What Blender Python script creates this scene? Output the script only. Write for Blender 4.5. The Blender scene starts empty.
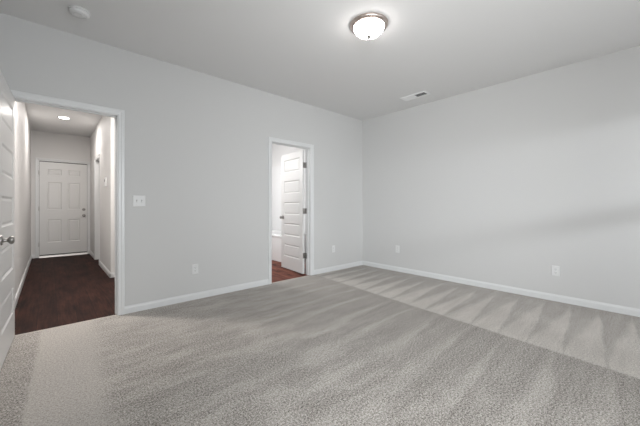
import bpy, bmesh, math, random
from mathutils import Vector, Matrix
random.seed(4)
PI = math.pi
R = math.radians
scene = bpy.context.scene
C = scene.collection

# ------------------------------------------------------------------ camera
cam_data = bpy.data.cameras.new('camera')
cam = bpy.data.objects.new('camera', cam_data)
C.objects.link(cam)
cam.location = (-4.4097, -3.6480, 1.1208)
cam.rotation_euler = (PI / 2, 0, R(47.741 - 90))
cam_data.sensor_width = 36
cam_data.lens = 297.75 / 640 * 36
cam_data.shift_y = -7.2 / 640
cam_data.clip_start = 0.02
scene.camera = cam

# ------------------------------------------------------------------ world, lights, exposure
world = bpy.data.worlds.new('world')
scene.world = world
world.use_nodes = True
wbg = world.node_tree.nodes['Background']
wbg.inputs['Color'].default_value = (0.93, 0.97, 1.0, 1)
wbg.inputs['Strength'].default_value = 1.0


def area(name, loc, target, sx, sy, power, col=(1, 1, 1), spread=180):
    d = bpy.data.lights.new(name, 'AREA')
    d.shape = 'RECTANGLE' if sx > 0.2 else 'ELLIPSE'
    d.size, d.size_y = sx, sy
    d.energy = power
    d.color = col
    d.spread = R(spread)
    o = bpy.data.objects.new(name, d)
    C.objects.link(o)
    o.location = loc
    o.rotation_euler = (Vector(target) - Vector(loc)).to_track_quat('-Z', 'Y').to_euler()
    return o


DAY = (0.93, 0.97, 1.0)
# daylight through windows added out of view, behind and beside the camera
YB = -5.0                                       # the wall behind the camera
XW = -4.88                                      # the wall on the far left
WINDOWS = [(-3.95, -2.95), (-1.60, -0.60)]      # in the wall behind
ADDED_SIDE_WINDOW = (-4.85, -3.85)                    # in the wall on the left
for (a, b), p in zip(WINDOWS, (104, 14)):
    area('window_daylight', ((a + b) / 2, YB - 0.32, 1.38), ((a + b) / 2, YB + 4.6, 0.55), b - a, 1.5, p, DAY)
area('window_daylight', (XW - 1.0, -5.45, 1.75), (0, -2.3, 1.2), 1.0, 1.3, 96, DAY, 90)
# lamp added low outside the left window to brighten the ceiling's right part
area('ceiling_fill', (XW - 0.6, -4.75, 0.55), (-0.6, -2.4, 2.74), 1.0, 0.7, 48, (1.0, 0.99, 0.96), 110)
# lamp added outside the right window to throw a soft streak on the wall
area('wall_streak_lamp', (-1.10 - 1.2, YB - 2.8, 1.45 + 0.74), (-1.10, YB, 1.45), 0.42, 0.28, 13, DAY, 60)
# hallway can lamp, plus unseen fill lamps added in hallway, bathroom and corridor
area('hallway_lamp_and_fill', (-4.52, 0.70, 2.72), (-4.52, 0.70, 0), 0.16, 0.16, 42, (1.0, 0.95, 0.91))  # unseen lamp without a fixture, added to brighten the hallway walls
area('hallway_lamp_and_fill', (-4.212, 3.57, 2.728), (-4.212, 3.57, 0), 0.14, 0.14, 15, (1.0, 0.95, 0.91))
area('bathroom_fill', (-2.10, 1.9, 2.70), (-1.9, 1.9, 0), 0.5, 0.5, 20, (1.0, 0.985, 0.97))  # unseen lamp added to brighten the bathroom


def fill_point(name, loc, power, size, col):
    d = bpy.data.lights.new(name, 'POINT')
    d.energy = power
    d.color = col
    d.shadow_soft_size = size
    o = bpy.data.objects.new(name, d)
    C.objects.link(o)
    o.location = loc


fill_point('bathroom_side_fill', (-2.25, 1.75, 1.95), 22, 0.12, (1.0, 0.985, 0.97))  # added point lamp, out of view, fills the bathroom and its ceiling
fill_point('corridor_fill', (-3.35, 1.05, 2.40), 18, 0.12, (1.0, 0.95, 0.91))  # added point lamp, out of view, lifts the light in the hallway

vs = scene.view_settings
vs.view_transform = 'Standard'
vs.look = 'None'
vs.exposure = 0.12
vs.gamma = 1.0
vs.use_curve_mapping = False

# ------------------------------------------------------------------ materials


def mat(name, col, rough=0.5, metal=0.0, spec=0.5, bump=None, coat=0.0):
    m = bpy.data.materials.new(name)
    m.use_nodes = True
    nt = m.node_tree
    b = nt.nodes['Principled BSDF']
    b.inputs['Base Color'].default_value = (*col, 1)
    b.inputs['Roughness'].default_value = rough
    b.inputs['Metallic'].default_value = metal
    b.inputs['Specular IOR Level'].default_value = spec
    b.inputs['Coat Weight'].default_value = coat
    if bump:
        sc, st, dist = bump
        tc = nt.nodes.new('ShaderNodeTexCoord')
        nz = nt.nodes.new('ShaderNodeTexNoise')
        nz.inputs['Scale'].default_value = sc
        nz.inputs['Detail'].default_value = 3
        bp = nt.nodes.new('ShaderNodeBump')
        bp.inputs['Strength'].default_value = st
        bp.inputs['Distance'].default_value = dist
        nt.links.new(tc.outputs['Object'], nz.inputs['Vector'])
        nt.links.new(nz.outputs['Fac'], bp.inputs['Height'])
        nt.links.new(bp.outputs['Normal'], b.inputs['Normal'])
    return m


class NT:
    """tiny helper for node maths"""

    def __init__(self, m):
        self.nt = m.node_tree
        self.b = self.nt.nodes['Principled BSDF']

    def node(self, t, **kw):
        n = self.nt.nodes.new(t)
        for k, v in kw.items():
            setattr(n, k, v)
        return n

    def put(self, sock, v):
        if hasattr(v, 'links'):
            self.nt.links.new(v, sock)
        else:
            sock.default_value = v

    def m(self, op, a, b=0.0, c=0.0, clamp=False):
        n = self.node('ShaderNodeMath', operation=op, use_clamp=clamp)
        for i, v in enumerate((a, b, c)):
            self.put(n.inputs[i], v)
        return n.outputs[0]

    def smooth(self, v, lo, hi):
        n = self.node('ShaderNodeMapRange', interpolation_type='SMOOTHSTEP')
        self.put(n.inputs['Value'], v)
        n.inputs['From Min'].default_value = lo
        n.inputs['From Max'].default_value = hi
        return n.outputs[0]

    def noise(self, vec, scale, detail=2.0, rough=0.5):
        n = self.node('ShaderNodeTexNoise')
        self.put(n.inputs['Vector'], vec)
        n.inputs['Scale'].default_value = scale
        n.inputs['Detail'].default_value = detail
        n.inputs['Roughness'].default_value = rough
        return n.outputs['Fac']

    def mapping(self, vec, scale=(1, 1, 1), rot=(0, 0, 0)):
        n = self.node('ShaderNodeMapping')
        self.put(n.inputs['Vector'], vec)
        n.inputs['Scale'].default_value = scale
        n.inputs['Rotation'].default_value = rot
        return n.outputs[0]

    def mix(self, f, a, b):
        n = self.node('ShaderNodeMix', data_type='RGBA')
        self.put(n.inputs[0], f)
        self.put(n.inputs[6], a)
        self.put(n.inputs[7], b)
        return n.outputs[2]


M = {}
M['wall'] = mat('grey_wall_paint', (0.568, 0.566, 0.560), 0.62, spec=0.3, bump=(260, 0.06, 0.002))
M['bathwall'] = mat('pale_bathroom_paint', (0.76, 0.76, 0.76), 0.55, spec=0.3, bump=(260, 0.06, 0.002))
M['hallwall'] = mat('lightened_wall_paint', (0.66, 0.65, 0.64), 0.62, spec=0.3, bump=(260, 0.06, 0.002))  # same wall paint, lightened to stand in for more light in the hallway
M['ceil'] = mat('flat_ceiling_paint', (0.738, 0.735, 0.732), 0.9, spec=0.1, bump=(180, 0.08, 0.002))
M['trim'] = mat('white_trim_paint', (0.67, 0.675, 0.675), 0.32, spec=0.5)
M['door'] = mat('white_door_paint', (0.69, 0.685, 0.675), 0.36, spec=0.5)
M['bathwhite'] = mat('white_tub_acrylic', (0.85, 0.855, 0.86), 0.18, spec=0.5)
M['plastic'] = mat('white_plastic', (0.68, 0.68, 0.675), 0.4)
M['nickel'] = mat('brushed_nickel', (0.33, 0.315, 0.30), 0.30, 1.0)
M['fixture'] = mat('warm_brushed_nickel', (0.58, 0.50, 0.46), 0.34, 1.0)
M['ventwhite'] = mat('white_vent_enamel', (0.86, 0.86, 0.86), 0.4)
M['slotgrey'] = mat('grey_slot_shade', (0.30, 0.30, 0.30), 0.5)
M['dark'] = mat('dark_slot', (0.03, 0.03, 0.03), 0.8)
M['vent_backing'] = mat('dark_vent_backing', (0.05, 0.05, 0.05), 0.8)
M['screen'] = mat('grey_screen', (0.22, 0.24, 0.24), 0.25)
M['alu'] = mat('aluminium_threshold', (0.62, 0.61, 0.60), 0.4, 0.6)
M['strip'] = mat('beige_edge_strip', (0.52, 0.47, 0.43), 0.7)
M['gap'] = mat('dark_gap_strip', (0.03, 0.028, 0.027), 0.8)


def emit(name, col, strength):
    m = mat(name, (0.9, 0.88, 0.86), 0.3)
    b = m.node_tree.nodes['Principled BSDF']
    b.inputs['Emission Color'].default_value = (*col, 1)
    b.inputs['Emission Strength'].default_value = strength
    return m


M['glow'] = emit('lit_frosted_glass', (1.0, 0.95, 0.92), 16.0)
M['can'] = emit('lit_lens', (1.0, 0.95, 0.88), 22.0)

# clear window pane: see-through with a faint mirror
m = bpy.data.materials.new('window_glass')
m.use_nodes = True
nt = m.node_tree
nt.nodes.remove(nt.nodes['Principled BSDF'])
out = nt.nodes['Material Output']
tr = nt.nodes.new('ShaderNodeBsdfTransparent')
gl = nt.nodes.new('ShaderNodeBsdfGlossy')
gl.inputs['Roughness'].default_value = 0.02
mx = nt.nodes.new('ShaderNodeMixShader')
mx.inputs[0].default_value = 0.06
nt.links.new(tr.outputs[0], mx.inputs[1])
nt.links.new(gl.outputs[0], mx.inputs[2])
nt.links.new(mx.outputs[0], out.inputs['Surface'])
M['glass'] = m


# ---- dark vinyl planks running along Y
def plank_mat(name, k):
    m = mat(name, (0.05, 0.03, 0.025), 0.55, spec=0.06)
    t = NT(m)
    obj = t.node('ShaderNodeTexCoord').outputs['Object']
    v = t.mapping(obj, rot=(0, 0, PI / 2))
    br = t.node('ShaderNodeTexBrick')
    br.offset = 0.37
    t.put(br.inputs['Vector'], v)
    br.inputs['Color1'].default_value = (0.06 * k, 0.0225 * k, 0.0160 * k, 1)
    br.inputs['Color2'].default_value = (0.04 * k, 0.0150 * k, 0.0108 * k, 1)
    br.inputs['Mortar'].default_value = (0.014 * k, 0.009 * k, 0.008 * k, 1)
    br.inputs['Scale'].default_value = 1
    br.inputs['Mortar Size'].default_value = 0.0022
    br.inputs['Brick Width'].default_value = 1.22
    br.inputs['Row Height'].default_value = 0.15
    g = t.noise(t.mapping(obj, scale=(46, 3.0, 1)), 1.0, 5, 0.65)
    g2 = t.noise(t.mapping(obj, scale=(9, 2.2, 1)), 1.0, 3, 0.6)
    f = t.m('MULTIPLY_ADD', t.m('ADD', g, g2), 3.2, -2.2)
    n = t.node('ShaderNodeMix', data_type='RGBA', blend_type='MULTIPLY')
    n.inputs[0].default_value = 1
    t.put(n.inputs[6], br.outputs['Color'])
    cb = t.node('ShaderNodeCombineColor')
    for i in range(3):
        t.put(cb.inputs[i], f)
    t.put(n.inputs[7], cb.outputs[0])
    t.put(t.b.inputs['Base Color'], n.outputs[2])
    bp = t.node('ShaderNodeBump')
    bp.inputs['Strength'].default_value = 0.15
    bp.inputs['Distance'].default_value = 0.002
    t.put(bp.inputs['Height'], g)
    t.put(t.b.inputs['Normal'], bp.outputs[0])
    return m


M['plank'] = plank_mat('dark_plank_floor', 0.50)
M['litplank'] = plank_mat('lit_plank_floor', 3.2)  # same planks in a lighter colour that carries the bathroom's brighter light


# ---- cut pile carpet with the vacuum cleaner's strokes
def carpet_mat():
    m = mat('grey_cut_pile_carpet', (0.4, 0.38, 0.36), 1.0, spec=0.05)
    t = NT(m)
    b = t.b
    b.inputs['Sheen Weight'].default_value = 0.15
    obj = t.node('ShaderNodeTexCoord').outputs['Object']
    sep = t.node('ShaderNodeSeparateXYZ')
    t.put(sep.inputs[0], obj)
    x, y = sep.outputs[0], sep.outputs[1]
    wob = t.m('MULTIPLY_ADD', t.noise(t.mapping(obj, scale=(0.6, 1.2, 1)), 1.6, 2), 0.30, -0.15)
    wob2 = t.m('MULTIPLY_ADD', t.noise(t.mapping(obj, scale=(0.35, 1.0, 1)), 7.0, 1), 0.06, -0.03)
    fine = t.m('MULTIPLY_ADD', t.noise(obj, 60.0, 2), 0.05, -0.025)
    # seam where the strokes along the right wall end
    seam = t.m('MULTIPLY_ADD', y, 0.105, -1.20)
    d = t.m('SUBTRACT', t.m('ADD', x, t.m('ADD', t.m('MULTIPLY', wob2, 0.35), t.m('MULTIPLY', fine, 0.5))), seam)
    band = t.smooth(d, -0.02, 0.02)
    # strokes: slightly turned rows along X
    row = t.m('ADD', y, t.m('MULTIPLY', x, -0.115))
    row = t.m('ADD', row, t.m('ADD', t.m('MULTIPLY', wob, 0.5), t.m('ADD', t.m('MULTIPLY', wob2, 0.5), fine)))
    ph = t.m('FRACT', t.m('DIVIDE', row, 0.235))
    u = t.m('DIVIDE', t.m('MULTIPLY', x, -1.0), 1.40)
    u = t.m('ADD', u, wob)
    s1 = t.m('SUBTRACT', t.m('MULTIPLY_ADD', u, 1.12, -0.12), ph)
    light1 = t.m('MULTIPLY', t.smooth(s1, -0.16, 0.16), t.smooth(ph, 0.0, 0.10))
    # main field: wedges that open away from the seam, breaking up into patches
    d2 = t.m('MULTIPLY', d, -1.0)
    row2 = t.m('ADD', y, t.m('MULTIPLY', x, -0.06))
    row2 = t.m('ADD', row2, t.m('ADD', t.m('MULTIPLY', wob, 0.9), t.m('ADD', wob2, fine)))
    ph2 = t.m('FRACT', t.m('DIVIDE', row2, 0.31))
    u2 = t.m('ADD', t.m('DIVIDE', d2, 1.9), t.m('MULTIPLY', wob, 2.0))
    s2 = t.m('SUBTRACT', t.m('MULTIPLY_ADD', u2, 0.62, 0.06), ph2)
    light2 = t.m('MULTIPLY', t.smooth(s2, -0.14, 0.14), t.smooth(ph2, 0.0, 0.12))
    patch = t.smooth(t.noise(t.mapping(obj, scale=(1.0, 2.6, 1), rot=(0, 0, R(8))), 2.6, 5, 0.66), 0.40, 0.66)
    far = t.smooth(d2, 0.4, 1.6)
    light2 = t.m('ADD', t.m('MULTIPLY', light2, t.m('SUBTRACT', 0.85, t.m('MULTIPLY', far, 0.6))),
                 t.m('MULTIPLY', patch, t.m('MULTIPLY_ADD', far, 0.6, 0.30)), clamp=True)
    # strip brushed into the hallway doorway
    xl = t.m('ADD', x, t.m('ADD', t.m('MULTIPLY', wob2, 0.5), t.m('MULTIPLY', y, -0.045)))
    strip = t.m('MULTIPLY', t.smooth(xl, -4.47, -4.44), t.smooth(xl, -4.02, -4.16))
    dark_l = t.smooth(xl, -4.44, -4.48)
    base2 = t.m('MULTIPLY_ADD', light2, 0.54, -0.10)
    base2 = t.m('ADD', base2, t.m('MULTIPLY', t.smooth(t.m('ADD', y, wob), -1.3, -0.2), 0.26))
    base2 = t.m('ADD', base2, t.m('MULTIPLY', strip, t.m('SUBTRACT', 0.58, base2)))
    base2 = t.m('MULTIPLY', base2, t.m('SUBTRACT', 1.0, t.m('MULTIPLY', dark_l, 0.8)))
    base1 = t.m('ADD', t.m('MULTIPLY_ADD', light1, 0.60, 0.30), t.m('MULTIPLY_ADD', patch, 0.26, -0.10))
    f = t.m('ADD', t.m('MULTIPLY', base1, band), t.m('MULTIPLY', base2, t.m('SUBTRACT', 1.0, band)))
    lines = t.noise(t.mapping(obj, scale=(0.55, 13.0, 1), rot=(0, 0, R(-5))), 1.0, 3, 0.6)
    f = t.m('ADD', f, t.m('MULTIPLY', t.m('SUBTRACT', lines, 0.5), t.m('MULTIPLY_ADD', strip, -0.6, 0.75)))
    # tufts
    g = t.noise(obj, 80.0, 4, 0.85)
    g2 = t.noise(obj, 150.0, 2, 0.8)
    f = t.m('ADD', f, t.m('MULTIPLY', t.m('ADD', t.m('MULTIPLY_ADD', g, 8.0, -4.0), t.m('MULTIPLY_ADD', g2, 6.5, -3.25)), t.m('SUBTRACT', t.m('SUBTRACT', 1.0, t.m('MULTIPLY', band, 0.35)), t.m('MULTIPLY', strip, 0.45))))
    n = t.node('ShaderNodeMix', data_type='RGBA')
    n.clamp_factor = False
    t.put(n.inputs[0], f)
    n.inputs[6].default_value = (0.300, 0.276, 0.251, 1)
    n.inputs[7].default_value = (0.480, 0.447, 0.411, 1)
    t.put(b.inputs['Base Color'], n.outputs[2])
    bp = t.node('ShaderNodeBump')
    bp.inputs['Strength'].default_value = 0.5
    bp.inputs['Distance'].default_value = 0.006
    t.put(bp.inputs['Height'], t.m('ADD', g, g2))
    t.put(b.inputs['Normal'], bp.outputs[0])
    return m


M['carpet'] = carpet_mat()

# ------------------------------------------------------------------ geometry helpers


def link(name, bm, material, parent=None, smooth=False, bevel=0.0, segs=2):
    bmesh.ops.remove_doubles(bm, verts=bm.verts, dist=1e-6)
    bmesh.ops.recalc_face_normals(bm, faces=bm.faces)
    me = bpy.data.meshes.new(name)
    bm.to_mesh(me)
    bm.free()
    me.materials.append(material)
    if smooth:
        for p in me.polygons:
            p.use_smooth = True
    o = bpy.data.objects.new(name, me)
    C.objects.link(o)
    if bevel:
        md = o.modifiers.new('bevel', 'BEVEL')
        md.width = bevel
        md.segments = segs
        md.limit_method = 'ANGLE'
    if smooth:
        md = o.modifiers.new('edges', 'EDGE_SPLIT')
        md.split_angle = R(40)
    if parent:
        o.parent = parent
    return o


def box(bm, x0, x1, y0, y1, z0, z1, mtx=None):
    v = [bm.verts.new(p) for p in ((x0, y0, z0), (x1, y0, z0), (x1, y1, z0), (x0, y1, z0),
                                   (x0, y0, z1), (x1, y0, z1), (x1, y1, z1), (x0, y1, z1))]
    for f in ((0, 3, 2, 1), (4, 5, 6, 7), (0, 1, 5, 4), (1, 2, 6, 5), (2, 3, 7, 6), (3, 0, 4, 7)):
        bm.faces.new([v[i] for i in f])
    if mtx is not None:
        bmesh.ops.transform(bm, matrix=mtx, verts=v)
    return v


def boxes(*bs):
    bm = bmesh.new()
    for b in bs:
        box(bm, *b)
    return bm


def prism(outline, axis, lo, hi, bm=None):
    """extrude a 2D outline along an axis: 'x' (y,z), 'y' (x,z), 'z' (x,y)"""
    bm = bm or bmesh.new()

    def P(a, b, c):
        return {'x': (c, a, b), 'y': (a, c, b), 'z': (a, b, c)}[axis]
    A = [bm.verts.new(P(a, b, lo)) for a, b in outline]
    B = [bm.verts.new(P(a, b, hi)) for a, b in outline]
    n = len(outline)
    bm.faces.new(A)
    bm.faces.new(B[::-1])
    for i in range(n):
        j = (i + 1) % n
        bm.faces.new((A[i], B[i], B[j], A[j]))
    return bm


def lathe(profile, segs=32, mtx=None, bm=None):
    """profile of (radius, height) turned about Z"""
    bm = bm or bmesh.new()
    rings = []
    new = []
    for r, z in profile:
        if r < 1e-6:
            v = bm.verts.new((0, 0, z))
            rings.append([v])
            new.append(v)
        else:
            ring = [bm.verts.new((r * math.cos(2 * PI * k / segs), r * math.sin(2 * PI * k / segs), z)) for k in range(segs)]
            rings.append(ring)
            new += ring
    for a, b in zip(rings, rings[1:]):
        for k in range(segs):
            j = (k + 1) % segs
            if len(a) == 1 and len(b) == 1:
                continue
            if len(a) == 1:
                bm.faces.new((a[0], b[j], b[k]))
            elif len(b) == 1:
                bm.faces.new((a[k], a[j], b[0]))
            else:
                bm.faces.new((a[k], a[j], b[j], b[k]))
    if len(rings[0]) > 1:
        bm.faces.new(rings[0])
    if len(rings[-1]) > 1:
        bm.faces.new(rings[-1][::-1])
    if mtx is not None:
        bmesh.ops.transform(bm, matrix=mtx, verts=new)
    return bm


def structure(o, label=None, cat=None):
    o['kind'] = 'structure'
    if label:
        o['label'] = label
        o['category'] = cat
    return o


def empty(name, loc, rotz=0.0):
    o = bpy.data.objects.new(name, None)
    o.empty_display_size = 0.1
    C.objects.link(o)
    o.location = loc
    o.rotation_euler = (0, 0, rotz)
    return o


def tag(o, label, cat, group=None):
    o['label'] = label
    o['category'] = cat
    if group:
        o['group'] = group
    return o


# ------------------------------------------------------------------ the room
H = 2.74
T = 0.12
# door openings in the left wall (between jamb faces)
HL, HR = -4.664, -3.897
BL, BR = -2.036, -1.303
JT = 0.018          # jamb thickness
OH = 2.045          # height of openings

# floors
structure(link('floor', boxes((XW - T, 0.0, YB - T, 0.012, -0.10, 0.0)), M['carpet']))
structure(link('floor_hallway', boxes((-4.82, -2.56, 0.012, 5.40, -0.10, -0.006)), M['plank']))
structure(link('floor_bathroom', boxes((-2.56, 0.12, 0.012, 2.88, -0.10, -0.006)), M['litplank']))

# ceilings
structure(link('ceiling', boxes((XW - T, T, YB - T, T, H, H + 0.1)), M['ceil']))
structure(link('ceiling_hallway', boxes((-4.82, -2.56, T, 5.40, H, H + 0.1)), M['ceil']))
structure(link('ceiling_bathroom', boxes((-2.56, 0.12, T, 2.88, H, H + 0.1)), M['bathwall']))

# left wall with the hallway and bathroom openings
outl = [(XW - T, 0), (HL - JT, 0), (HL - JT, OH + JT), (HR + JT, OH + JT), (HR + JT, 0), (BL - JT, 0),
        (BL - JT, OH + JT), (BR + JT, OH + JT), (BR + JT, 0), (T, 0), (T, H), (XW - T, H)]
structure(link('wall_left', prism(outl, 'y', 0, T), M['wall']))
structure(link('wall_right', boxes((0, T, YB - T, 0, 0, H)), M['wall']))


# walls with the unseen windows that let the daylight in
WZ0, WZ1 = 0.62, 2.12
bs = [(XW, 0, YB - T, YB, 0, WZ0), (XW, 0, YB - T, YB, WZ1, H)]
xs = [XW] + [v for w in WINDOWS for v in w] + [0]
for i in range(0, len(xs), 2):
    bs.append((xs[i], xs[i + 1], YB - T, YB, WZ0, WZ1))
structure(link('wall_back', boxes(*bs), M['wall']))
for i, (a, b) in enumerate(WINDOWS):
    f = 0.045
    w = link('window_%d' % (i + 1), boxes((a, a + f, YB - 0.09, YB - 0.04, WZ0, WZ1), (b - f, b, YB - 0.09, YB - 0.04, WZ0, WZ1),
                                          (a + f, b - f, YB - 0.09, YB - 0.04, WZ0, WZ0 + f), (a + f, b - f, YB - 0.09, YB - 0.04, WZ1 - f, WZ1),
                                          (a + f, b - f, YB - 0.085, YB - 0.045, 1.40, 1.50)), M['trim'])  # middle rail made thick to shape the streak on the right wall
    structure(w)
    link('pane', boxes((a + f, b - f, YB - 0.068, YB - 0.062, WZ0 + f, 1.40), (a + f, b - f, YB - 0.068, YB - 0.062, 1.50, WZ1 - f)), M['glass'], w)
    link('sill', boxes((a - 0.05, b + 0.05, YB - 0.04, YB + 0.04, WZ0 - 0.025, WZ0)), M['trim'], w, bevel=0.006)

a, b = ADDED_SIDE_WINDOW  # unseen window added to brighten the right wall
structure(link('wall_side', boxes((XW - T, XW, YB - T, 0, 0, WZ0), (XW - T, XW, YB - T, 0, WZ1, H), (XW - T, XW, YB - T, a, WZ0, WZ1), (XW - T, XW, b, 0, WZ0, WZ1)), M['wall']))
w = structure(link('window_3', boxes((XW - 0.09, XW - 0.04, a, a + f, WZ0, WZ1), (XW - 0.09, XW - 0.04, b - f, b, WZ0, WZ1),
                                     (XW - 0.09, XW - 0.04, a + f, b - f, WZ0, WZ0 + f), (XW - 0.09, XW - 0.04, a + f, b - f, WZ1 - f, WZ1),
                                     (XW - 0.085, XW - 0.045, a + f, b - f, 1.43, 1.47)), M['trim']))
link('pane', boxes((XW - 0.068, XW - 0.062, a + f, b - f, WZ0 + f, 1.43), (XW - 0.068, XW - 0.062, a + f, b - f, 1.47, WZ1 - f)), M['glass'], w)
link('sill', boxes((XW - 0.04, XW + 0.04, a - 0.05, b + 0.05, WZ0 - 0.025, WZ0)), M['trim'], w, bevel=0.006)

# hallway shell
XL, XR, YE, YC = -4.70, -3.70, 5.20, 2.00
SO0, SO1 = 3.40, 4.08       # side doorway
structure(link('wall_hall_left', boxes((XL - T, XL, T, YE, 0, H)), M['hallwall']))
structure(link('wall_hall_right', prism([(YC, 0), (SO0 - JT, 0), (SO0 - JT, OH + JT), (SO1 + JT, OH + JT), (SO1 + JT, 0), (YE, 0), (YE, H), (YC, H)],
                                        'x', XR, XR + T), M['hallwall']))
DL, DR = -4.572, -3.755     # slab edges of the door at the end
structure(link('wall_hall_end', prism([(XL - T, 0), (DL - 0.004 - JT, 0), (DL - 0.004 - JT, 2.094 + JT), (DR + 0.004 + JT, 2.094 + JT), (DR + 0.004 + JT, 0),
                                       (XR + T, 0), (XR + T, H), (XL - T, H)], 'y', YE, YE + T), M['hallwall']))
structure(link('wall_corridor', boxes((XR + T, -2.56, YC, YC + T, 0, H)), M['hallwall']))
structure(link('wall_bathroom_left', boxes((-2.56, -2.46, T, 2.76, 0, H)), M['bathwall']))
structure(link('wall_bathroom_end', boxes((-2.46, 0, 2.76, 2.88, 0, H)), M['bathwall']))
structure(link('wall_bathroom_right', boxes((0.0, T, T, 2.88, 0, H)), M['bathwall']))

# ------------------------------------------------------------------ trim
CW = 0.062
CAS = [(0.006, 0.0), (0.006, 0.009), (0.014, 0.012), (0.030, 0.013), (0.040, 0.017), (CW - 0.004, 0.018), (CW, 0.014), (CW, 0.0)]


def casing(name, plane, a, b, top, base, z0=0.0, side=-1, parent=None):
    """mitred three sided casing; plane 'y' lies on y=base, plane 'x' on x=base"""
    bm = bmesh.new()

    def P(u, d, z):
        return (u, base + side * d, z) if plane == 'y' else (base + side * d, u, z)
    rows = []
    for o, d in CAS:
        rows.append([bm.verts.new(P(a - o, d, z0)), bm.verts.new(P(a - o, d, top + o)), bm.verts.new(P(b + o, d, top + o)), bm.verts.new(P(b + o, d, z0))])
    n = len(rows)
    for i in range(n):
        r, s = rows[i], rows[(i + 1) % n]
        for k in range(3):
            bm.faces.new((r[k], r[k + 1], s[k + 1], s[k]))
    bm.faces.new([r[0] for r in rows])
    bm.faces.new([r[3] for r in rows][::-1])
    return link(name, bm, M['trim'], parent)


def jamb(parent, a, b, top, y0, y1, stop, plane='y', z0=0.0):
    bs = [(a - JT, a, y0, y1, z0, top + JT), (b, b + JT, y0, y1, z0, top + JT), (a, b, y0, y1, top, top + JT)]
    s0, s1 = stop
    st = [(a, a + 0.011, s0, s1, z0, top), (b - 0.011, b, s0, s1, z0, top), (a + 0.011, b - 0.011, s0, s1, top - 0.011, top)]
    if plane == 'x':
        sw = lambda q: (q[2], q[3], q[0], q[1], q[4], q[5])
        bs = [sw(q) for q in bs]
        st = [sw(q) for q in st]
    j = link('jamb', boxes(*bs), M['trim'], parent)
    link('door_stop', boxes(*st), M['trim'], j, bevel=0.003)
    return j


t1 = structure(casing('trim_1', 'y', HL, HR, OH, 0.0))
jamb(t1, HL, HR, OH, 0.0, T, (0.040, 0.075))
casing('casing', 'y', HL, HR, OH, T, side=1, parent=t1)
link('edge_strip', prism([(0.008, -0.004), (0.008, 0.004), (0.014, 0.006), (0.024, 0.003), (0.028, -0.006)], 'x', HL, HR), M['strip'], t1)
t2 = structure(casing('trim_2', 'y', BL, BR, OH, 0.0))
jamb(t2, BL, BR, OH, 0.0, T, (0.045, 0.080))
casing('casing', 'y', BL, BR, OH, T, side=1, parent=t2)
link('edge_strip', prism([(0.008, -0.004), (0.008, 0.004), (0.014, 0.006), (0.024, 0.003), (0.028, -0.006)], 'x', BL, BR), M['strip'], t2)
t3 = structure(casing('trim_3', 'y', DL - 0.004, DR + 0.004, 2.094, YE))
jamb(t3, DL - 0.004, DR + 0.004, 2.094, YE, YE + T, (YE + 0.050, YE + 0.085))
link('threshold', prism([(YE - 0.03, -0.006), (YE - 0.02, 0.022), (YE + 0.0, 0.034), (YE + T, 0.034), (YE + T, -0.006)], 'x', DL - 0.004, DR + 0.004), M['alu'], t3)
t4 = structure(casing('trim_4', 'x', SO0, SO1, OH, XR))
jamb(t4, SO0, SO1, OH, XR, XR + T, (XR + 0.04, XR + 0.075), plane='x')

BB = [(0, 0), (0.013, 0), (0.013, 0.058), (0.0105, 0.068), (0.007, 0.073), (0.006, 0.082), (0, 0.082)]


def baseboard(name, runs):
    """runs: (axis, lo, hi, face coordinate, outward sign)"""
    bm = bmesh.new()
    for axis, lo, hi, face, sg in runs:
        prism([(face + sg * d, z - 0.004) for d, z in BB], axis, lo, hi, bm)
    return structure(link(name, bm, M['trim']))


baseboard('baseboard_left', [('x', XW, HL - CW, 0, -1), ('x', HR + CW, BL - CW, 0, -1), ('x', BR + CW, 0, 0, -1)])
baseboard('baseboard_right', [('y', YB, 0, 0, -1)])
baseboard('baseboard_back', [('x', XW, 0, YB, 1)])
baseboard('baseboard_side', [('y', YB, 0, XW, 1)])
baseboard('baseboard_hall_left', [('y', T, YE, XL, 1)])
baseboard('baseboard_hall_right', [('y', YC - 0.013, SO0 - CW, XR, -1), ('y', SO1 + CW, YE, XR, -1), ('x', XR - 0.013, -2.56, YC, -1)])
baseboard('baseboard_hall_end', [('x', XL, DL - CW - 0.004, YE, -1)])
baseboard('baseboard_bathroom', [('y', T, 2.76, -2.46, 1), ('x', -2.46, -1.0, 2.76, -1)])

# ------------------------------------------------------------------ doors
RINGS = [(0.0, 0.0), (0.004, 0.002), (0.014, 0.0085), (0.020, 0.009), (0.036, 0.003)]


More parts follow.
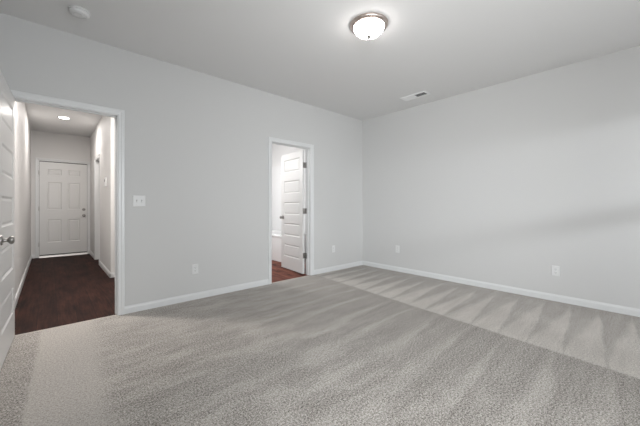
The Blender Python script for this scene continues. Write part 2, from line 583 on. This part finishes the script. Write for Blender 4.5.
def panel_slab(w, h, th, panels, name, parent, z0):
    """moulded slab: x 0..w, y 0..th, z z0..z0+h, the panels (x0,x1,zlo,zhi) sunk in both faces"""
    bm = bmesh.new()
    xs = sorted({0, w} | {p[0] for p in panels} | {p[1] for p in panels})
    zs = sorted({0, h} | {p[2] for p in panels} | {p[3] for p in panels})

    def inside(x, z):
        return any(p[0] < x < p[1] and p[2] < z < p[3] for p in panels)
    for y, sg in ((0, 1), (th, -1)):
        def V(x, z, d=0.0):
            return bm.verts.new((x, y + sg * d, z + z0))
        for i in range(len(xs) - 1):
            for j in range(len(zs) - 1):
                if not inside((xs[i] + xs[i + 1]) / 2, (zs[j] + zs[j + 1]) / 2):
                    bm.faces.new((V(xs[i], zs[j]), V(xs[i + 1], zs[j]), V(xs[i + 1], zs[j + 1]), V(xs[i], zs[j + 1])))
        for a, b, c, d in panels:
            prev = None
            for ins, dep in RINGS:
                ring = [V(a + ins, c + ins, dep), V(b - ins, c + ins, dep), V(b - ins, d - ins, dep), V(a + ins, d - ins, dep)]
                if prev:
                    for k in range(4):
                        l = (k + 1) % 4
                        bm.faces.new((prev[k], prev[l], ring[l], ring[k]))
                prev = ring
            bm.faces.new(prev)
    # edges
    for i in range(len(xs) - 1):
        for z in (0, h):
            bm.faces.new([bm.verts.new(q) for q in ((xs[i], 0, z + z0), (xs[i + 1], 0, z + z0), (xs[i + 1], th, z + z0), (xs[i], th, z + z0))])
    for j in range(len(zs) - 1):
        for x in (0, w):
            bm.faces.new([bm.verts.new(q) for q in ((x, 0, zs[j] + z0), (x, 0, zs[j + 1] + z0), (x, th, zs[j + 1] + z0), (x, th, zs[j] + z0))])
    return link(name, bm, M['door'], parent)


KNOB = [(0.0, 0.0), (0.033, 0.0), (0.033, 0.004), (0.029, 0.009), (0.015, 0.012), (0.0115, 0.018), (0.0115, 0.030), (0.016, 0.034),
        (0.024, 0.040), (0.0275, 0.048), (0.0270, 0.056), (0.021, 0.063), (0.010, 0.066), (0.0, 0.0665)]


def knob(parent, x, z, th, faces=(0, 1)):
    for f in faces:
        # axis along -Y on the y=0 face, +Y on the y=th face
        mt = Matrix.Translation((x, 0 if f == 0 else th, z)) @ Matrix.Rotation(PI / 2 if f == 0 else -PI / 2, 4, 'X')
        k = link('knob', lathe(KNOB[5:] if False else [(0.0, 0.008)] + KNOB[4:], 24, mt), M['nickel'], parent, smooth=True)
        link('rose', lathe([(0.0, 0.0), (0.033, 0.0), (0.033, 0.004), (0.029, 0.009), (0.0, 0.0095)], 24, mt), M['nickel'], k, smooth=True)


def hinge(parent, z, px, py, leaf_dir, leaf2_dir):
    """knuckle at (px,py) with a leaf let into the jamb and one on the slab edge"""
    bm = lathe([(0.0, z - 0.047), (0.004, z - 0.047), (0.0065, z - 0.044), (0.0065, z + 0.044), (0.004, z + 0.047), (0.0, z + 0.047)], 12,
               Matrix.Translation((px, py, 0)))
    h = link('hinge', bm, M['nickel'], parent, smooth=True)
    for (x0, x1, y0, y1) in (leaf_dir, leaf2_dir):
        link('hinge_leaf', boxes((x0, x1, y0, y1, z - 0.0445, z + 0.0445)), M['nickel'], h)
    return h


def five_panel(w):
    st = 0.095
    out = []
    z = 0.215
    for k in range(5):
        out.append((st, w - st, z, z + 0.222))
        z += 0.222 + 0.148
    return out


# bedroom door, swung into the room
OPEN1 = R(-92.0)
d1 = structure(empty('door_1', (HL, -0.004, 0), OPEN1), 'white five-panel door swung open beside the hallway doorway', 'door')
W1 = 0.757
panel_slab(W1, 2.020, 0.035, five_panel(W1), 'door_slab', d1, 0.014)
for o in [c for c in d1.children]:
    o.location.x = 0.003
knob(d1, W1 - 0.064, 0.885, 0.035)
cz, sz = math.cos(-OPEN1), math.sin(-OPEN1)
for z in (0.25, 1.03, 1.80):
    hinge(d1, z, 0.0, -0.004, (0.001, 0.0032, 0.0, 0.032), (-0.034, 0.0, 0.0003, 0.0025))
link('latch_plate', boxes((W1 + 0.0025, W1 + 0.0042, 0.005, 0.030, 0.856, 0.914)), M['nickel'], d1)

# bathroom door, swung into the bathroom
OPEN2 = R(83.6)
d2 = structure(empty('door_2', (BR - 0.018, T + 0.006, 0), OPEN2), 'white five-panel door standing open in the bathroom doorway', 'door')
W2 = 0.722
s = panel_slab(W2, 2.020, 0.035, five_panel(W2), 'door_slab', d2, 0.010)
s.location.x = 0.003
knob(d2, W2 - 0.064, 0.915, 0.035)
for z in (0.305, 1.035, 1.785):
    a = -OPEN2
    hinge(d2, z, -0.001, -0.003, (0.001, 0.0032, 0.0, 0.034), (-0.040, 0.0, -0.016, -0.0125))
link('latch_plate', boxes((W2 + 0.0025, W2 + 0.0042, 0.005, 0.030, 0.886, 0.944)), M['nickel'], d2)

# six panel door closing the end of the hallway
d3 = structure(empty('door_3', (DL, YE + 0.012, 0)), 'white six-panel door closed at the far end of the hallway', 'door')
W3 = DR - DL
six = []
for (a, b) in ((0.125, 0.365), (0.470, 0.690)):
    for (c, d) in ((0.262, 0.765), (0.985, 1.590), (1.745, 1.880)):
        six.append((a, b, c, d))
panel_slab(W3, 2.030, 0.044, six, 'door_slab', d3, 0.052)
link('gap_strip', boxes((0.0, W3, 0.006, 0.044, 2.0825, 2.0938), (-0.0038, -0.0002, 0.008, 0.044, 0.052, 2.0938), (W3 + 0.0002, W3 + 0.0038, 0.008, 0.044, 0.052, 2.0938)), M['gap'], d3)  # dark strips filling the gap round the slab
link('door_sweep', boxes((0.002, W3 - 0.002, 0.004, 0.040, 0.036, 0.052)), M['gap'], d3)
knob(d3, W3 - 0.060, 0.895, 0.044, faces=(0,))
mt = Matrix.Translation((W3 - 0.060, 0, 1.035)) @ Matrix.Rotation(PI / 2, 4, 'X')
k = link('deadbolt', lathe([(0, 0), (0.031, 0), (0.031, 0.006), (0.026, 0.012), (0.0, 0.012)], 24, mt), M['nickel'], d3, smooth=True)
link('thumb_turn', boxes((W3 - 0.066, W3 - 0.054, -0.030, -0.010, 1.018, 1.052)), M['nickel'], k, bevel=0.003)
for z in (0.28, 1.06, 1.84):
    hinge(d3, z, -0.004, -0.022, (-0.004, -0.002, 0.0, 0.03), (-0.002, -0.0005, 0.0, 0.03))

# closed door in the side doorway of the hallway
d4 = structure(empty('door_4', (XR + 0.079, SO0 + 0.003, 0)), 'white door recessed in the side doorway of the hallway', 'door')
bm4 = panel_slab(SO1 - SO0 - 0.006, 2.02, 0.035, five_panel(SO1 - SO0 - 0.006), 'door_slab', d4, 0.012)
d4.rotation_euler.z = PI / 2
d4.location.x = XR + 0.079 + 0.035

# ------------------------------------------------------------------ ceiling light
cl = tag(empty('ceiling_light', (-2.300, -1.975, H)), 'lit frosted glass bowl ceiling light with brushed metal ring', 'ceiling light')
ring = [(0.0, 0.0), (0.166, 0.0), (0.170, -0.004), (0.170, -0.010), (0.165, -0.014), (0.163, -0.020), (0.155, -0.024), (0.150, -0.027), (0.137, -0.029),
        (0.137, -0.022), (0.0, -0.022)]
link('ring', lathe(ring, 64), M['fixture'], cl, smooth=True)
bowl = [(0.136, -0.020), (0.136, -0.026), (0.134, -0.037), (0.128, -0.051), (0.118, -0.065), (0.104, -0.078), (0.086, -0.089), (0.064, -0.097), (0.042, -0.102), (0.018, -0.1045), (0.0, -0.105)]
link('glass_bowl', lathe(bowl, 64), M['glow'], cl, smooth=True)
fin = link('finial', lathe([(0, -0.102), (0.018, -0.102), (0.022, -0.107), (0.021, -0.114), (0.014, -0.119), (0.012, -0.125), (0.008, -0.133), (0.0, -0.137)], 20),
           M['nickel'], cl, smooth=True)

# ------------------------------------------------------------------ smoke detector
sd = tag(empty('smoke_detector', (-4.225, -0.475, H)), 'round white smoke detector on the ceiling over the hallway doorway', 'smoke detector')
link('base', lathe([(0, 0), (0.070, 0), (0.072, -0.003), (0.072, -0.012), (0.068, -0.014), (0, -0.014)], 40), M['plastic'], sd, smooth=True)
cov = link('cover', lathe([(0, -0.014), (0.062, -0.014), (0.066, -0.018), (0.066, -0.028), (0.060, -0.036), (0.046, -0.040), (0.044, -0.037), (0.040, -0.037), (0.038, -0.041), (0.0, -0.042)], 40),
           M['plastic'], sd, smooth=True)
link('test_button', lathe([(0, -0.041), (0.010, -0.041), (0.010, -0.044), (0, -0.0445)], 20, Matrix.Translation((0.018, -0.012, 0))), M['plastic'], cov, smooth=True)

# ------------------------------------------------------------------ ceiling vent
VX, VY = -0.425, -1.345
cv = tag(empty('ceiling_vent', (VX, VY, H)), 'white ceiling air vent with louvres near the room corner', 'air vent')
hw, hl = 0.085, 0.20
fr = bmesh.new()
for q in ((-hw, -hw + 0.030, -hl, hl), (hw - 0.030, hw, -hl, hl), (-hw + 0.030, hw - 0.030, -hl, -hl + 0.030), (-hw + 0.030, hw - 0.030, hl - 0.030, hl),
          (-hw + 0.030, hw - 0.030, -0.006, 0.006)):
    box(fr, q[0], q[1], q[2], q[3], -0.009, 0.0)
link('frame', fr, M['ventwhite'], cv, bevel=0.002)
link('vent_backing', boxes((-hw + 0.026, hw - 0.026, -hl + 0.026, hl - 0.026, -0.0012, -0.0004)), M['vent_backing'], cv)  # thin dark sheet behind the louvres, in place of an open shaft
for sgn in (1, -1):
    for k in range(9):
        yy = sgn * (0.016 + k * 0.0184)
        bm = bmesh.new()
        l = 0.0100 if sgn > 0 else 0.0026
        box(bm, -hw + 0.030, hw - 0.030, -l, l, -0.0006, 0.0006, Matrix.Translation((0, yy, -0.0055)) @ Matrix.Rotation(R(-12 if sgn > 0 else 50), 4, 'X'))
        link('louvre', bm, M['ventwhite'], cv)

# ------------------------------------------------------------------ recessed hallway light
rl = tag(empty('recessed_light', (-4.212, 3.57, H)), 'lit round recessed light in the hallway ceiling', 'ceiling light')
link('trim_ring', lathe([(0.070, 0.0), (0.098, 0.0), (0.097, -0.004), (0.088, -0.007), (0.074, -0.006), (0.070, -0.003)], 40), M['plastic'], rl, smooth=True)
link('lens', lathe([(0, -0.001), (0.071, -0.001), (0.071, -0.004), (0.0, -0.0045)], 40), M['can'], rl, smooth=True)

# ------------------------------------------------------------------ switches and outlets


def rounded_plate(w, h, t):
    """plate in the local XZ plane, its face toward -Y"""
    bm = bmesh.new()
    a = [(w / 2, h / 2, 0.0), (w / 2, h / 2, t * 0.45), (w / 2 - 0.004, h / 2 - 0.004, t)]
    prev = None
    for x, z, d in a:
        r = [bm.verts.new(q) for q in ((-x, -d, -z), (x, -d, -z), (x, -d, z), (-x, -d, z))]
        if prev:
            for k in range(4):
                bm.faces.new((prev[k], prev[(k + 1) % 4], r[(k + 1) % 4], r[k]))
        else:
            bm.faces.new(r)
        prev = r
    bm.faces.new(prev)
    return bm


def screw(parent, x, z, y):
    mt = Matrix.Translation((x, y, z)) @ Matrix.Rotation(PI / 2, 4, 'X')
    link('screw', lathe([(0, 0), (0.0032, 0), (0.0026, 0.0012), (0, 0.0014)], 12, mt), M['plastic'], parent, smooth=True)


sw = tag(empty('light_switch', (-3.702, 0, 1.172)), 'double white toggle switch plate beside the hallway doorway', 'light switch')
link('plate', rounded_plate(0.118, 0.118, 0.007), M['plastic'], sw)
for x in (-0.023, 0.023):
    sl = link('slot', boxes((x - 0.0055, x + 0.0055, -0.0078, -0.0065, -0.0125, 0.0125)), M['slotgrey'], sw)
    bm = bmesh.new()
    box(bm, -0.0042, 0.0042, -0.020, -0.004, -0.005, 0.005, Matrix.Translation((x, 0, 0.001)) @ Matrix.Rotation(R(22), 4, 'X'))
    link('toggle', bm, M['plastic'], sw, bevel=0.0012)
    for z in (-0.030, 0.030):
        screw(sw, x, z, -0.007)


def outlet(loc, rotz, label):
    o = tag(empty('wall_outlet', loc, rotz), label, 'outlet', 'duplex outlets low on the walls')
    link('plate', rounded_plate(0.074, 0.118, 0.0065), M['plastic'], o)
    for z in (-0.0195, 0.0195):
        pts = []
        for k in range(24):
            a = 2 * PI * k / 24
            pts.append((0.0172 * math.cos(a), z + max(-0.0135, min(0.0135, 0.0172 * math.sin(a)))))
        r = link('receptacle', prism(pts, 'y', -0.0088, -0.0055), M['plastic'], o)
        for x, h in ((-0.0062, 0.0042), (0.0062, 0.0034)):
            link('slot', boxes((x - 0.0013, x + 0.0013, -0.0091, -0.0085, z + 0.003 - h, z + 0.003 + h)), M['dark'], r)
        mt = Matrix.Translation((0, -0.0085, z - 0.0078)) @ Matrix.Rotation(PI / 2, 4, 'X')
        link('slot', lathe([(0, 0), (0.0024, 0), (0.0024, 0.0006), (0, 0.0006)], 10, mt), M['dark'], r)
    screw(o, 0, 0, -0.0063)
    return o


outlet((-3.119, 0, 0.362), 0, 'white duplex outlet below and right of the light switch')
outlet((-0.785, 0, 0.375), 0, 'white duplex outlet between the bathroom doorway and the corner')
outlet((0, -0.770, 0.378), -PI / 2, 'white duplex outlet on the right wall nearest the corner')
outlet((0, -2.920, 0.355), -PI / 2, 'white duplex outlet on the right wall farthest from the corner')

# ------------------------------------------------------------------ hallway thermostat
th = tag(empty('thermostat', (XR, 2.47, 1.52), -PI / 2), 'small white thermostat on the right wall of the hallway', 'thermostat')
link('body', rounded_plate(0.10, 0.15, 0.028), M['plastic'], th)
link('screen', boxes((-0.032, 0.032, -0.0287, -0.0278, 0.0, 0.045)), M['screen'], th)

# ------------------------------------------------------------------ bathtub behind the bathroom door
bt = tag(empty('bathtub', (-0.62, 1.98, -0.006)), 'white bathtub seen past the open bathroom door', 'bathtub')
x0, x1, y0, y1, hh = -0.38, 0.37, -0.76, 0.76, 0.53
bm = bmesh.new()


def rect(a, b, c, d, z):
    return [bm.verts.new(q) for q in ((a, c, z), (b, c, z), (b, d, z), (a, d, z))]


loops = [rect(x0 + 0.012, x1, y0, y1, 0), rect(x0 + 0.012, x1, y0, y1, hh - 0.05), rect(x0, x1, y0, y1, hh - 0.04), rect(x0, x1, y0, y1, hh - 0.008), rect(x0 + 0.008, x1, y0, y1, hh),
         rect(x0 + 0.08, x1 - 0.06, y0 + 0.09, y1 - 0.09, hh), rect(x0 + 0.10, x1 - 0.08, y0 + 0.13, y1 - 0.11, hh - 0.05),
         rect(x0 + 0.17, x1 - 0.14, y0 + 0.25, y1 - 0.16, 0.13)]
for a, b in zip(loops, loops[1:]):
    for k in range(4):
        bm.faces.new((a[k], a[(k + 1) % 4], b[(k + 1) % 4], b[k]))
bm.faces.new(loops[0][::-1])
bm.faces.new(loops[-1])
link('tub', bm, M['bathwhite'], bt, bevel=0.006)
structure(link('wall_tub_surround', boxes((-0.25, -0.23, 1.05, 2.76, 0.53, 2.1), (-0.99, -0.25, 2.742, 2.76, 0.53, 2.1)), M['bathwhite']))
structure(link('wall_tub_side', boxes((-0.23, 0.0, T, 2.76, 0, H)), M['bathwall']))
